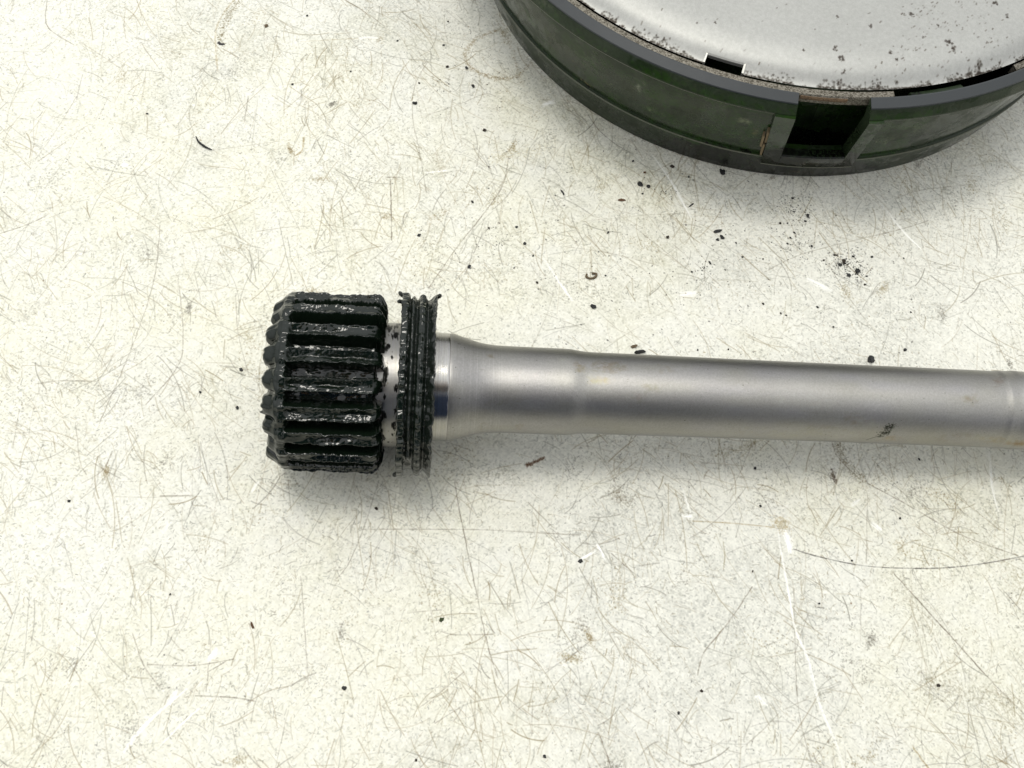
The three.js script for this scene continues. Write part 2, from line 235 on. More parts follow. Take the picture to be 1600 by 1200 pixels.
// greased spline: one relief, cut into its twenty teeth
{
  const NT = 20, PER = 46, N = NT * PER, phase = 29 * DEG;
  const prof = resample([[-0.0366, 0.0001], [-0.0366, 0.0165], [-0.0370, 0.0187], [-0.0364, 0.0205], [-0.0352, 0.0216], [-0.0346, 0.0226], [-0.0339, 0.0231], [-0.0322, 0.0231], [-0.0318, 0.0229], [-0.0112, 0.0229], [-0.0102, 0.0222], [-0.0093, 0.0206], [-0.009, 0.0186], [-0.0088, 0.0145]], 0.0003);
  const tj = [], gj = [], hj = []; for (let k = 0; k < NT; k++) { tj.push(rr(-0.0003, 0.00025)); gj.push(rr(0.0040, 0.0052)); hj.push(rr(0.3, 1.15)); }
  const G = revolveGrid(prof, N, (s, r, th) => {
    const cy = Math.cos(th), sy = Math.sin(th);
    let a = (th - phase) / (2 * Math.PI) * NT; a = ((a % NT) + NT) % NT;
    const wob = 0.045 * fbm(s * 330, cy * 7, sy * 7, 3) + 0.035 * nz(s * 1500, cy * 40, sy * 40);
    const aw = a + wob, k = Math.round(aw) % NT, f = Math.abs(aw - Math.round(aw)), kg = Math.floor(aw + NT) % NT;      // f: 0 mid tooth, 0.5 mid groove
    const groove = sstep(0.235, 0.325, f + 0.02 * nz(s * 900, k * 3.1, 4));
    const zone = sstep(-0.0326, -0.0313, s + 0.0004 * nz(cy * 30, sy * 30, 2)) * (1 - 0.25 * sstep(-0.0095, -0.0088, s));
    let dr = tj[k] * (1 - groove) * zone - groove * zone * gj[kg];
    dr -= zone * groove * 0.0004 * fbm(s * 260, a * 1.3, 3, 2);
    // grease pushed up into rolled lips along the tooth edges
    dr += zone * 0.0005 * Math.exp(-(((f - 0.215) / 0.034) ** 2)) * (0.6 + 0.9 * nz(s * 420, k * 7.7, 1) + 0.6 * nz(s * 1500, a * 9, 8));
    dr -= zone * 0.00105 * Math.exp(-((f / 0.115) ** 2)) * sstep(-0.45, 0.2, nz(s * 120, k * 5.3, 6));                 // dished between the lips
    dr += 0.00024 * fbm(s * 200, cy * 10, sy * 10, 2) + 0.00003 * nz(s * 1100, cy * 35, sy * 35);
    // flange just before the teeth, softly scalloped
    const fl = sstep(-0.0348, -0.034, s) * (1 - sstep(-0.0326, -0.0318, s));
    dr += fl * (0.00045 * fbm(cy * 9, sy * 9, s * 120, 2) - 0.00055 * sstep(0.2, 0.45, f));
    // beads standing out of the end, one to each tooth
    const nub = Math.exp(-(((r - 0.0198) / 0.0021) ** 2)) * (s < -0.0344 ? 1 : 0), bo = a + 0.12 + 0.1 * nz(k, 5, 5), bead = Math.sqrt(Math.max(0, 1 - ((bo - Math.round(bo)) / (0.3 + 0.13 * hj[k])) ** 2));
    let ds = -nub * (0.0019 * hj[k] * bead + 0.0004 * nz(cy * 20, sy * 20, 9));
    dr -= nub * 0.0013 * (1 - bead);
    let dth = th - 53 * DEG; ds -= 0.0022 * Math.exp(-((dth / (1.9 * DEG)) ** 2) - (((r - 0.0197) / 0.0008) ** 2)) * (s < -0.0344 ? 1 : 0);
    // ragged right-hand ends
    const re = sstep(-0.0118, -0.0095, s) * (r > 0.0185 ? 1 : 0); ds += re * (0.0007 * fbm(cy * 12, sy * 12, 1, 2) + 0.0009 * (1 - groove) * hj[(k + 5) % NT] - 0.0007);
    return [ds, dr];
  });
  const off = Math.round(phase / (2 * Math.PI) * N);
  for (let k = 0; k < NT; k++) part('spline_tooth', cut(G, 0, G.m - 1, off + k * PER - PER / 2, off + k * PER + PER / 2), grease, shaft);
}
// neck between spline and seal, with grease blotches
const steelCanvas = (w, h, paint, lv = 197) => { const cnv = canvasOf(w, h), c = cnv.getContext('2d'); const im = c.createImageData(w, h); const a = tile(24, 71), b = tile(200, 72), d = tile(9, 73); for (let j = 0; j < h; j++) for (let i = 0; i < w; i++) { const u = i / w, v = j / h, q = (b(u * 3, v) - 0.5) * 10 + (a(u, v) - 0.5) * 6 + (d(u, v) - 0.5) * 7 + (rnd() - 0.5) * 9; im.data.set([lv + q, lv - 1.5 + q, lv - 5 + q - (a(v, u) - 0.4) * 5, 255], (j * w + i) * 4); } c.putImageData(im, 0, 0); paint(c); const t = new THREE.CanvasTexture(cnv); t.colorSpace = THREE.SRGBColorSpace; t.wrapS = t.wrapT = THREE.RepeatWrapping; t.magFilter = THREE.LinearFilter; return t; };
function lathePart(name, pts, mat, step, uvScale, N = 160, disp) {
  const G = revolveGrid(resample(pts, step), N, disp), g = cut(G, 0, G.m - 1); const uv = g.attributes.uv, w = N + 1;
  for (let i = 0; i < uv.count; i++) { const row = Math.floor(i / w), k = i % w; uv.setXY(i, (G.prof[row][0] - uvScale[0]) / uvScale[1], k / N); }
  return part(name, g, mat, shaft);
}
const blot = (c, x, y, r, n, col) => { for (let i = 0; i < n; i++) { const a = rr(0, 6.3), d = r * Math.sqrt(rnd()) * rr(0.4, 1.1); c.fillStyle = `rgba(${col},${rr(0.35, 0.95)})`; c.beginPath(); c.ellipse(x + Math.cos(a) * d, y + Math.sin(a) * d * 0.7, r * rr(0.08, 0.4), r * rr(0.06, 0.3), rr(0, 3), 0, 7); c.fill(); } };
{
  const neckTex = steelCanvas(256, 1024, (c) => {
    for (let k = 0; k < 150; k++) blot(c, rr(0, 256), rr(0, 1024), rr(2, 9), 5, rnd() < 0.6 ? '40,34,22' : '110,96,60');
    for (const [x, deg, r] of [[76, 20, 30], [74, 55, 26], [72, -8, 24], [160, 30, 18], [76, 84, 22], [135, -24, 34], [150, 66, 22], [90, -36, 32], [130, -40, 20], [110, 92, 9], [150, -48, 24], [158, 50, 12], [84, 14, 16], [120, 2, 10], [80, 38, 12], [140, 78, 10], [92, -10, 14]]) blot(c, x, (1 - ((deg + 360) % 360) / 360) * 1024, r, 26, '14,14,12');
  }, 146);
  const neckMat = new THREE.MeshPhysicalMaterial({ map: neckTex, metalness: 0.95, roughness: 0.3, bumpMap: rep(fine, 3, 12), bumpScale: 0.00002 });
  lathePart('neck', [[-0.0112, 0.0162], [-0.0028, 0.0163]], neckMat, 0.0006, [-0.0112, 0.009], 128);
}
// seal ring, cut into its two lips, its groove and its middle ridge
{
  const pts = [[-0.0049, 0.0150], [-0.0049, 0.0225], [-0.0051, 0.0236], [-0.0050, 0.02395], [-0.0043, 0.0240], [-0.0036, 0.0239], [-0.0034, 0.0235], [-0.0033, 0.0224], [-0.0028, 0.0219], [-0.0012, 0.0220], [-0.0009, 0.0226], [-0.0006, 0.0233], [0.0002, 0.0237], [0.0012, 0.0234], [0.0016, 0.0226], [0.0022, 0.0221], [0.0032, 0.0226], [0.0043, 0.0235], [0.0050, 0.02395], [0.0052, 0.0236], [0.0051, 0.0228], [0.0046, 0.0215], [0.0046, 0.0138]];
  const prof = resample(pts.map(([s, r]) => [s > 0 ? s * 0.72 : s, r]), 0.00022), N = 620;
  const G = revolveGrid(prof, N, (s, r, th) => {
    const cy = Math.cos(th), sy = Math.sin(th), top = 0.25 + 0.75 * sstep(-0.5, 0.35, Math.cos(th + 0.25));
    const outer = sstep(0.0205, 0.0215, r);
    let dr = outer * top * (0.0008 * fbm(s * 230, cy * 10, sy * 10, 2) + 0.00007 * nz(s * 1100, cy * 36, sy * 36));
    const ridge = Math.exp(-(((s - 0.0002) / 0.0009) ** 2)) * outer;                           // ladder of folds across the middle ridge
    const lad = Math.sin(th * 41 + 5 * nz(cy * 6, sy * 6, 2) + 2 * nz(s * 500, 3, 1));
    dr += ridge * top * (0.00024 * lad * sstep(-0.35, 0.3, nz(cy * 5, sy * 5, 7) + 0.15) + 0.0003 * nz(cy * 18, sy * 18, s * 300));
    const gr = Math.exp(-(((s + 0.0022) / 0.0008) ** 2)) * outer; dr += gr * 0.0016 * sstep(-0.1, 0.7, top - 0.35 + 0.5 * nz(cy * 8, sy * 8, 3));   // groove packed with grease on the upper side
    const lip = sstep(0.0232, 0.0238, r) * (Math.abs(s) > 0.0026 ? 1 : 0); dr += lip * (0.0006 * nz(cy * 15, sy * 15, s > 0 ? 4 : 8) + 0.00015 * nz(cy * 30, sy * 30, 6)) * top;
    const ds = (s < -0.003 ? -1 : s > 0.0024 ? 1 : 0) * outer * top * 0.0005 * (nz(cy * 13, sy * 13, r * 500) + 0.2 * nz(cy * 50, sy * 50, r * 1200));
    return [ds, dr];
  });
  const row = (sv) => prof.findIndex(([s, r], i) => i > 30 && s >= sv && r > 0.0205);
  const seal = new THREE.Group(); seal.name = 'seal_ring'; shaft.add(seal);
  const a = row(-0.0034), b = row(-0.0010), c = row(0.0012);
  part('lip', cut(G, 0, a), grease, seal); part('groove', cut(G, a, b), sealRubber, seal); part('ridge', cut(G, b, c), grease, seal); part('lip', cut(G, c, G.m - 1), sealRubber, seal);
  // shreds of grease hanging off the lips: [angle, s, length out, curl, along]
  const sh0 = [[-60, -0.0053, 0.0013, -1, -0.0012], [-52, -0.0054, 0.0007, 0.6, -0.0017], [-44, -0.0054, 0.0005, -0.5, -0.0015], [-38, -0.0053, 0.0006, 0.8, -0.001], [-33, -0.0053, 0.0004, 0.5, -0.0011], [-64, 0.0052, 0.0009, 1.2, 0.0011], [-57, 0.0052, 0.0003, 1, 0.0012], [-36, 0.005, 0.0006, 0.8, 0.0005], [-24, 0.0051, 0.0006, -0.8, 0.0004], [108, -0.0051, 0.0004, 1, -0.0006], [115, -0.005, 0.001, -1, -0.0009], [101, 0.0051, 0.0003, 1, 0.0005], [111, 0.005, 0.001, 1, 0.0007], [86, 0.0051, 0.0006, -1, 0.0005], [72, 0.0051, 0.0004, 1, 0.0005], [-17, -0.0052, 0.0005, 0.6, -0.0006], [-66, -0.0044, 0.0008, 0.4, 0.0004], [-62, 0.0042, 0.0007, -0.5, -0.0006]];
  for (const [deg, s0, out, curl, along] of sh0.map(([d, q, o, c, a]) => [d, q, o * 0.7, c * 1.5, a * 0.8]).filter((_, i) => [0, 3, 5, 9].includes(i))) { const s = s0 > 0 ? s0 * 0.72 : s0;
    const t = deg * DEG, v = (ss, r, da) => new THREE.Vector3(ss, r * Math.cos(t + da), r * Math.sin(t + da)), r0 = 0.0233;
    const cu = new THREE.CatmullRomCurve3([v(s - along * 0.3, r0, 0), v(s + along * 0.4, r0 + out * 0.6, curl * 0.008), v(s + along * 0.8, r0 + out, curl * 0.024), v(s + along, r0 + out * 0.9, curl * 0.045)]);
    const g = new THREE.TubeGeometry(cu, 12, 0.0005, 7, false), p = g.attributes.position; const uvN = 8;
    for (let i = 0; i < p.count; i++) { const ring = Math.floor(i / uvN), c0 = cu.getPointAt(ring / 12), k = (1.1 - 0.85 * (ring / 12) ** 5) * (1 + 0.4 * nz(ring * 0.7, deg)); p.setXYZ(i, c0.x + (p.getX(i) - c0.x) * k, c0.y + (p.getY(i) - c0.y) * k, c0.z + (p.getZ(i) - c0.z) * k); }
    g.computeVertexNormals(); part('grease_shred', g, grease, seal);
  }
}
// polished band and satin tube
{
  const bandMat = new THREE.MeshPhysicalMaterial({ map: steelCanvas(64, 512, (c) => { for (let k = 0; k < 40; k++) blot(c, rr(0, 64), rr(0, 512), rr(0.5, 2), 3, '90,80,60'); for (let k = 0; k < 14; k++) { c.strokeStyle = `rgba(110,104,92,${rr(0.1, 0.3)})`; c.beginPath(); const x = rr(0, 64); c.moveTo(x, 0); c.lineTo(x, 512); c.stroke(); } }, 166), metalness: 1, roughness: 0.19, bumpMap: rep(fine, 1, 10), bumpScale: 0.000008 });
  lathePart('polished_band', [[0.0024, 0.0143], [0.0030, 0.01425], [0.0030, 0.01435], [0.0074, 0.01418], [0.00755, 0.0141]], bandMat, 0.0005, [0.003, 0.0046], 160);
  const S0 = 0.0074, SL = 0.18;
  const at = (s, deg) => [(s - S0) / SL * 2048, (1 - (((deg % 360) + 360) % 360) / 360) * 1024];
  const tubeTex = steelCanvas(2048, 1024, (c) => {
    const spot = (s, deg, r, n, col) => { const [x, y] = at(s, deg); blot(c, x, y, r, n, col); };
    const soft = (s, deg, w, h, col, n) => { const [x, y] = at(s, deg); for (let i = 0; i < n; i++) { c.fillStyle = `rgba(${col},${rr(0.02, 0.08)})`; c.beginPath(); c.ellipse(x + (rnd() + rnd() - 1) * w, y + (rnd() + rnd() - 1) * h, rr(2, 14), rr(2, 9), rr(0, 3), 0, 7); c.fill(); } };
    const smear = (s, deg, w, h, n, r) => { const [x, y] = at(s, deg); for (let i = 0; i < n; i++) { const g = (rnd() + rnd() + rnd() - 1.5) * w, v = (rnd() + rnd() + rnd() - 1.5) * h; c.fillStyle = `rgba(20,22,15,${rr(0.12, 0.5)})`; c.beginPath(); c.ellipse(x + g + v * 0.25, y + v, rr(0.8, r), rr(0.8, r * 0.7), -0.6 + rr(-0.5, 0.5), 0, 7); c.fill(); } };
    smear(0.1242, 60, 15, 17, 90, 4.5); smear(0.1234, 72, 15, 18, 90, 4.5); smear(0.1227, 80, 9, 9, 26, 3.5); smear(0.1238, 66, 26, 40, 60, 2.5);
    { const [x0, y0] = at(0.1224, 80), [x1, y1] = at(0.1195, 92); c.strokeStyle = 'rgba(18,20,14,.7)'; c.lineWidth = 2.4; c.beginPath(); c.moveTo(x0, y0); c.quadraticCurveTo((x0 + x1) / 2, y0 - 4, x1, y1); c.stroke(); }
    soft(0.0485, -14, 60, 36, '94,78,46', 120); soft(0.046, 10, 50, 20, '150,138,96', 60); soft(0.041, -8, 22, 34, '120,104,70', 50); soft(0.1625, 84, 60, 26, '110,76,26', 170); soft(0.155, 80, 60, 30, '128,108,60', 60); soft(0.154, -20, 30, 40, '104,86,70', 60); soft(0.126, 85, 40, 24, '120,96,60', 50); soft(0.10, 80, 260, 40, '150,144,110', 120); for (let k = 0; k < 26; k++) soft(rr(0.012, 0.16), rr(-50, 100), rr(20, 70), rr(12, 40), rnd() < 0.5 ? '118,108,86' : '180,178,172', 26);
    for (let k = 0; k < 260; k++) { const [x, y] = at(rr(S0, S0 + SL), rr(-70, 120)); c.fillStyle = `rgba(50,46,38,${rr(0.15, 0.55)})`; c.beginPath(); c.ellipse(x, y, rr(0.6, 2.6), rr(0.5, 2), 0, 0, 7); c.fill(); }
    for (const [s, d] of [[0.0105, -44], [0.0122, -46], [0.0138, -47], [0.0155, -42], [0.0098, -28], [0.0112, -24], [0.0168, -40], [0.0145, -50]]) spot(s, d, 4.5, 7, '60,58,52');
    c.strokeStyle = 'rgba(120,116,108,.5)'; c.lineWidth = 1; for (let k = 0; k < 90; k++) { const [x, y] = at(rr(S0, S0 + SL), rr(-60, 120)); c.beginPath(); c.moveTo(x, y); c.lineTo(x + rr(-14, 14), y + rr(-14, 14)); c.stroke(); }
    for (let k = 0; k < 16; k++) { const [x] = at(0.0085 + k * 0.0008 + rr(0, 0.0006), 0); c.strokeStyle = `rgba(${rnd() < 0.5 ? '120,118,114' : '196,194,190'},${rr(0.1, 0.35)})`; c.beginPath(); c.moveTo(x, 0); c.lineTo(x, 1024); c.stroke(); }       // turning marks, right round
    for (let k = 0; k < 520; k++) { const [x, y] = at(rr(S0, S0 + SL), rr(-90, 150)), l = rr(3, 26), a = rnd() < 0.6 ? rr(-0.25, 0.25) : rr(0, 3.1); c.strokeStyle = `rgba(${rnd() < 0.6 ? '96,90,80' : '205,203,198'},${rr(0.08, 0.32)})`; c.lineWidth = rr(0.6, 1.4); c.beginPath(); c.moveTo(x, y); c.lineTo(x + Math.cos(a) * l, y + Math.sin(a) * l); c.stroke(); }
  }, 151);
  const tubeMat = new THREE.MeshPhysicalMaterial({ map: tubeTex, metalness: 1, roughness: 0.36, bumpMap: rep(fine, 12, 5), bumpScale: 0.00004 });
  lathePart('tube', [[0.0076, 0.0141], [0.0080, 0.01412], [0.0095, 0.0138], [0.0131, 0.01274], [0.0155, 0.0121], [0.0177, 0.01175], [0.0198, 0.01156], [0.022, 0.0115], [0.030, 0.01146], [0.0388, 0.01146], [0.0398, 0.0114], [0.0408, 0.01126], [0.0420, 0.01106], [0.0434, 0.01092], [0.046, 0.01083], [0.0559, 0.01084], [0.0814, 0.01068], [0.1114, 0.01058], [0.152, 0.01050], [0.1558, 0.01046], [0.1566, 0.01064], [0.1580, 0.01062], [0.1600, 0.01062], [0.1608, 0.01078], [0.1622, 0.01078], [0.1632, 0.01066], [0.18, 0.0106], [0.42, 0.0106], [0.445, 0.0106], [0.446, 0.0102], [0.446, 0.0001]], tubeMat, 0.0009, [S0, SL], 160);
}

// ---------------------------------------------------------------- round housing: metal cap in a dark green plastic ring
const HC = new THREE.Vector3(0.11829, 0, -0.1958);
const housing = thing('round_housing', 'round grey metal cap set in a dark green plastic ring with a square notch', 'housing');
housing.position.copy(HC);
const SKEW = -55;                                                     // degrees of slant per metre of height, as the notch sides lean
// a closed polygon [[R, h], ...] swept from angle a to b (degrees from +z towards +x)
function sweep(poly, a, b, stepDeg = 1, skewed = true) {
  const n = Math.max(1, Math.ceil((b - a) / stepDeg)), pos = [], uv = [], tris = [];
  const pt = (R, h, t) => { const th = (t + (skewed ? SKEW * (h - 0.046) : 0)) * DEG; return [R * Math.sin(th), h, R * Math.cos(th)]; };
  const push = (q, u) => { pos.push(...q); uv.push(...u); };
  const full = b - a >= 359.99;
  let acc = 0;
  for (let i = 0; i < poly.length; i++) {
    const [R0, h0] = poly[i], [R1, h1] = poly[(i + 1) % poly.length], L = Math.hypot(R1 - R0, h1 - h0);
    for (let k = 0; k < n; k++) {
      const t0 = a + (b - a) * k / n, t1 = a + (b - a) * (k + 1) / n, u0 = t0 * DEG * 0.11, u1 = t1 * DEG * 0.11;
      const A = pt(R0, h0, t0), B = pt(R0, h0, t1), C = pt(R1, h1, t0), D = pt(R1, h1, t1);
      push(A, [u0, acc]); push(B, [u1, acc]); push(D, [u1, acc + L]); push(A, [u0, acc]); push(D, [u1, acc + L]); push(C, [u0, acc + L]);
    }
    acc += L;
  }
  if (!full) {
    const tri = THREE.ShapeUtils.triangulateShape(poly.map(([R, h]) => new THREE.Vector2(R, h)), []);
    for (const [t, flip] of [[a, false], [b, true]]) for (const f of tri) for (const i of flip ? f : [...f].reverse()) push(pt(poly[i][0], poly[i][1], t), [poly[i][0], poly[i][1]]);
  }
  const g = new THREE.BufferGeometry(); g.setAttribute('position', new THREE.Float32BufferAttribute(pos, 3)); g.setAttribute('uv', new THREE.Float32BufferAttribute(uv, 2));
  g.computeVertexNormals();
  return toCreasedNormals(g, 0.5);
}
const plasticTex = (() => {
  const cnv = canvasOf(2048, 512), c = cnv.getContext('2d'), im = c.createImageData(2048, 512), a = tile(20, 81), b = tile(90, 82), d = tile(7, 83);
  for (let j = 0; j < 512; j++) for (let i = 0; i < 2048; i++) { const u = i / 2048, v = j / 512, q = (a(u * 2, v) - 0.5) * 10 + (b(u * 4, v) - 0.5) * 8 + (d(u * 2, v) - 0.5) * 10 + (rnd() - 0.5) * 5; im.data.set([36 + q, 47 + q, 31 + q, 255], (j * 2048 + i) * 4); }
  c.putImageData(im, 0, 0);
  for (let k = 0; k < 60; k++) { const x = rnd() * 2048, y = rnd() * 512; c.strokeStyle = `rgba(150,152,138,${rr(0.08, 0.3)})`; c.lineWidth = rr(1, 4); c.beginPath(); c.moveTo(x, y); c.lineTo(x + rr(-30, 30), y + rr(-30, 30)); c.stroke(); }
  for (let k = 0; k < 300; k++) { c.fillStyle = rnd() < 0.6 ? `rgba(12,14,10,${rr(0.2, 0.7)})` : `rgba(128,112,84,${rr(0.1, 0.45)})`; c.beginPath(); c.ellipse(rnd() * 2048, rnd() * 512, rr(0.8, 4), rr(0.8, 3), rr(0, 3), 0, 7); c.fill(); }
  for (let k = 0; k < 50; k++) { const x = rnd() * 2048, y = rnd() * 512; for (let i = 0; i < 40; i++) { c.fillStyle = `rgba(120,118,98,${rr(0.03, 0.1)})`; c.beginPath(); c.ellipse(x + (rnd() + rnd() - 1) * 60, y + (rnd() + rnd() - 1) * 30, rr(2, 8), rr(2, 6), 0, 0, 7); c.fill(); } }
  // green staining on the side panels, in overlapping blotches
  const at0 = (deg, acc) => [((((deg / 120) % 1) + 1) % 1) * 2048, (1 - acc / 0.06) * 512];
  for (let k = 0; k < 11000; k++) { const deg = rr(-55, 14), acc = rr(0.014, 0.05); if (rnd() > 0.5 + 0.9 * nz(deg * 0.16, acc * 120, 9) + 0.5 * nz(deg * 0.7, acc * 400, 2) - (deg < -30 ? 0.35 : 0)) continue; const [x, y] = at0(deg, acc); c.fillStyle = `rgba(34,62,18,${rr(0.08, 0.3)})`; c.beginPath(); c.ellipse(x, y, rr(2, 14), rr(1.5, 9), rr(0, 3), 0, 7); c.fill(); }
  // black grime caked on the foot of the ring in front, thinning out in ragged patches, and pale dried smears
  const at = (deg, acc) => [((((deg / 120) % 1) + 1) % 1) * 2048, (1 - acc / 0.06) * 512];
  for (let k = 0; k < 9000; k++) { const deg = rr(-34, 16), acc = rr(0.002, 0.021), edge = sstep(-32, -20, deg) * (1 - sstep(3, 15, deg)), hi = 0.0155 + 0.004 * nz(deg * 0.35, 2, 2); if (acc > hi * (0.35 + 0.65 * edge) || rnd() > 0.15 + edge + 0.5 * nz(deg * 0.6, acc * 400, 4)) continue; const [x, y] = at(deg, acc); c.fillStyle = `rgba(9,10,7,${rr(0.25, 0.8)})`; c.beginPath(); c.ellipse(x, y, rr(1, 6), rr(1, 4), rr(0, 3), 0, 7); c.fill(); }
  for (const [deg, acc, w, h, n, col] of [[-14, 0.036, 26, 20, 160, '120,124,96'], [-12, 0.030, 14, 30, 90, '104,98,66'], [9, 0.028, 40, 40, 160, '118,116,98'], [14, 0.034, 60, 40, 160, '112,112,94'], [-31, 0.034, 8, 26, 60, '140,142,126'], [-29, 0.024, 40, 16, 60, '110,114,92'], [-42, 0.018, 30, 14, 80, '130,112,92'], [-2, 0.006, 70, 10, 90, '92,70,52']]) for (let i = 0; i < n; i++) { const [x, y] = at(deg, acc); c.fillStyle = `rgba(${col},${rr(0.05, 0.22)})`; c.beginPath(); c.ellipse(x + (rnd() + rnd() - 1) * w, y + (rnd() + rnd() - 1) * h, rr(1, 6), rr(1, 4), rr(0, 3), 0, 7); c.fill(); }
  for (const [deg, acc, r] of [[-44.5, 0.023, 5], [-43, 0.0185, 4], [-42, 0.017, 6], [-43.5, 0.015, 4], [-30, 0.012, 5], [-36, 0.010, 3]]) { const [x, y] = at(deg, acc); for (let i = 0; i < 8; i++) { c.fillStyle = `rgba(10,10,9,${rr(0.4, 0.95)})`; c.beginPath(); c.ellipse(x + rr(-r, r), y + rr(-r, r), rr(1, r * 0.7), rr(1, r * 0.6), 0, 0, 7); c.fill(); } }
  const t = new THREE.CanvasTexture(cnv); t.colorSpace = THREE.SRGBColorSpace; t.wrapS = t.wrapT = THREE.RepeatWrapping; t.magFilter = THREE.LinearFilter; t.repeat.set(3 / (2 * Math.PI * 0.11), 1 / 0.06); return t;
})();
const plastic = new THREE.MeshPhysicalMaterial({ map: plasticTex, roughness: 0.42, roughnessMap: rep(patchy, 6, 6), bumpMap: rep(fine, 25, 25), bumpScale: 0.00002, ior: 1.5, specularIntensity: 0.5 });
const N0 = -7.0, N1 = 3.4, NB = 0.0165;
{
  const ringPoly = [[0.1015, 0.0012], [0.1041, 0.0004], [0.1043, 0.0012], [0.1076, 0.0125], [0.1073, 0.0131], [0.1068, 0.0133], [0.1148, 0.0414], [0.1160, 0.0418], [0.11672, 0.0424], [0.11672, 0.0428], [0.1158, 0.0459], [0.1155, 0.0463], [0.1131, 0.0477], [0.1127, 0.0476], [0.1126, 0.040], [0.1105, 0.033], [0.1015, 0.0045]];
  part('ring_wall', sweep(ringPoly, N1, 360 + N0), plastic, housing);
  const rimMat = new THREE.MeshPhysicalMaterial({ color: new THREE.Color().setRGB(0.028, 0.033, 0.035), roughness: 0.4, bumpMap: rep(fine, 25, 25), bumpScale: 0.00002 });
  part('top_rim', sweep([[0.1151, 0.0460], [0.11575, 0.0463], [0.1156, 0.04665], [0.1132, 0.04805], [0.1128, 0.04800], [0.1128, 0.0470]], N1 + 0.02, 360 + N0 - 0.02), rimMat, housing);
  const low = [[0.1015, 0.0012], [0.1041, 0.0004], [0.1043, 0.0012], [0.1076, 0.0125], [0.1073, 0.0131], [0.1068, 0.0133], [0.1077, NB - 0.0004], [0.1074, NB], [0.1045, NB], [0.1015, 0.0045]];
  part('notch_base', sweep(low, N0, N1), plastic, housing);
  const off = (h) => 0.1043 + (0.11672 - 0.1043) * (h - 0.0012) / (0.0424 - 0.0012);
  const bar = (h0, h1, e = 0.0007) => [[off(h0) - 0.0025, h0 + 0.0004], [off(h0) + e - 0.0004, h0], [off(h0) + e, h0 + 0.0004], [off(h1) + e, h1 - 0.0004], [off(h1) + e - 0.0004, h1], [off(h1) - 0.0025, h1]];
  part('notch_frame', sweep(bar(0.0088, 0.0425), N0 - 2.9, N0 - 0.01), plastic, housing).userData = {};
  part('notch_frame', sweep(bar(0.0088, 0.0425), N1 + 0.01, N1 + 2.2), plastic, housing);
  part('notch_frame', sweep(bar(0.0088, NB + 0.0003), N0, N1), plastic, housing);
  // dried brown dirt along the left frame edge
  const dirtMat = new THREE.MeshStandardMaterial({ color: new THREE.Color().setRGB(0.2, 0.15, 0.085), roughness: 0.9 });
  for (const [h0, h1, d] of [[0.0136, 0.0225, 3.35], [0.0228, 0.031, 3.25], [0.0195, 0.028, 3.75]]) { const q = [[off(h0) - 0.0016, h0], [off(h0) + 0.0002, h0 + 0.0003], [off(h1) + 0.0002, h1 - 0.0006], [off(h1) - 0.0016, h1]]; part('dirt_crust', sweep(q, N0 - d, N0 - d + 0.3, 0.1), dirtMat, housing); }
  // worn, lighter moulding lines along the panel edges
  const worn = new THREE.MeshPhysicalMaterial({ color: new THREE.Color().setRGB(0.13, 0.135, 0.1), roughness: 0.4 });
  const bead = (R0, h, r) => [0, 1, 2, 3, 4, 5].map((k) => [R0 + r * Math.cos(k * Math.PI / 3), h + r * Math.sin(k * Math.PI / 3)]);
  part('moulding_line', sweep(bead(0.1075, 0.0127, 0.00022), N1 + 2.2, 360 + N0 - 2.9), worn, housing);
  part('moulding_line', sweep(bead(0.1163, 0.0420, 0.00022), N1 + 2.2, 360 + N0 - 2.9), worn, housing);
  part('moulding_line', sweep(bead(off(0.0090) + 0.0006, 0.0090, 0.00018), N0 - 2.9, N1 + 2.2), worn, housing);
  // dark inner drum and floor behind the notch
  part('inner_drum', sweep([[0.0955, 0.001], [0.097, 0.001], [0.097, 0.046], [0.0955, 0.046]], 0, 360, 2, false), plastic, housing);
  part('base_plate', sweep([[0.0954, 0.0008], [0.1014, 0.0008], [0.1014, 0.0022], [0.0954, 0.0022]], 0, 360, 2, false), plastic, housing);
  // tab on the inside edge of the ring
  const tab = [[0.1104, 0.0440], [0.1129, 0.0440], [0.1129, 0.0471], [0.1106, 0.0465], [0.1104, 0.0462]];
  part('ring_tab', sweep(tab, 9.9, 18.2, 1, false), plastic, housing);
}
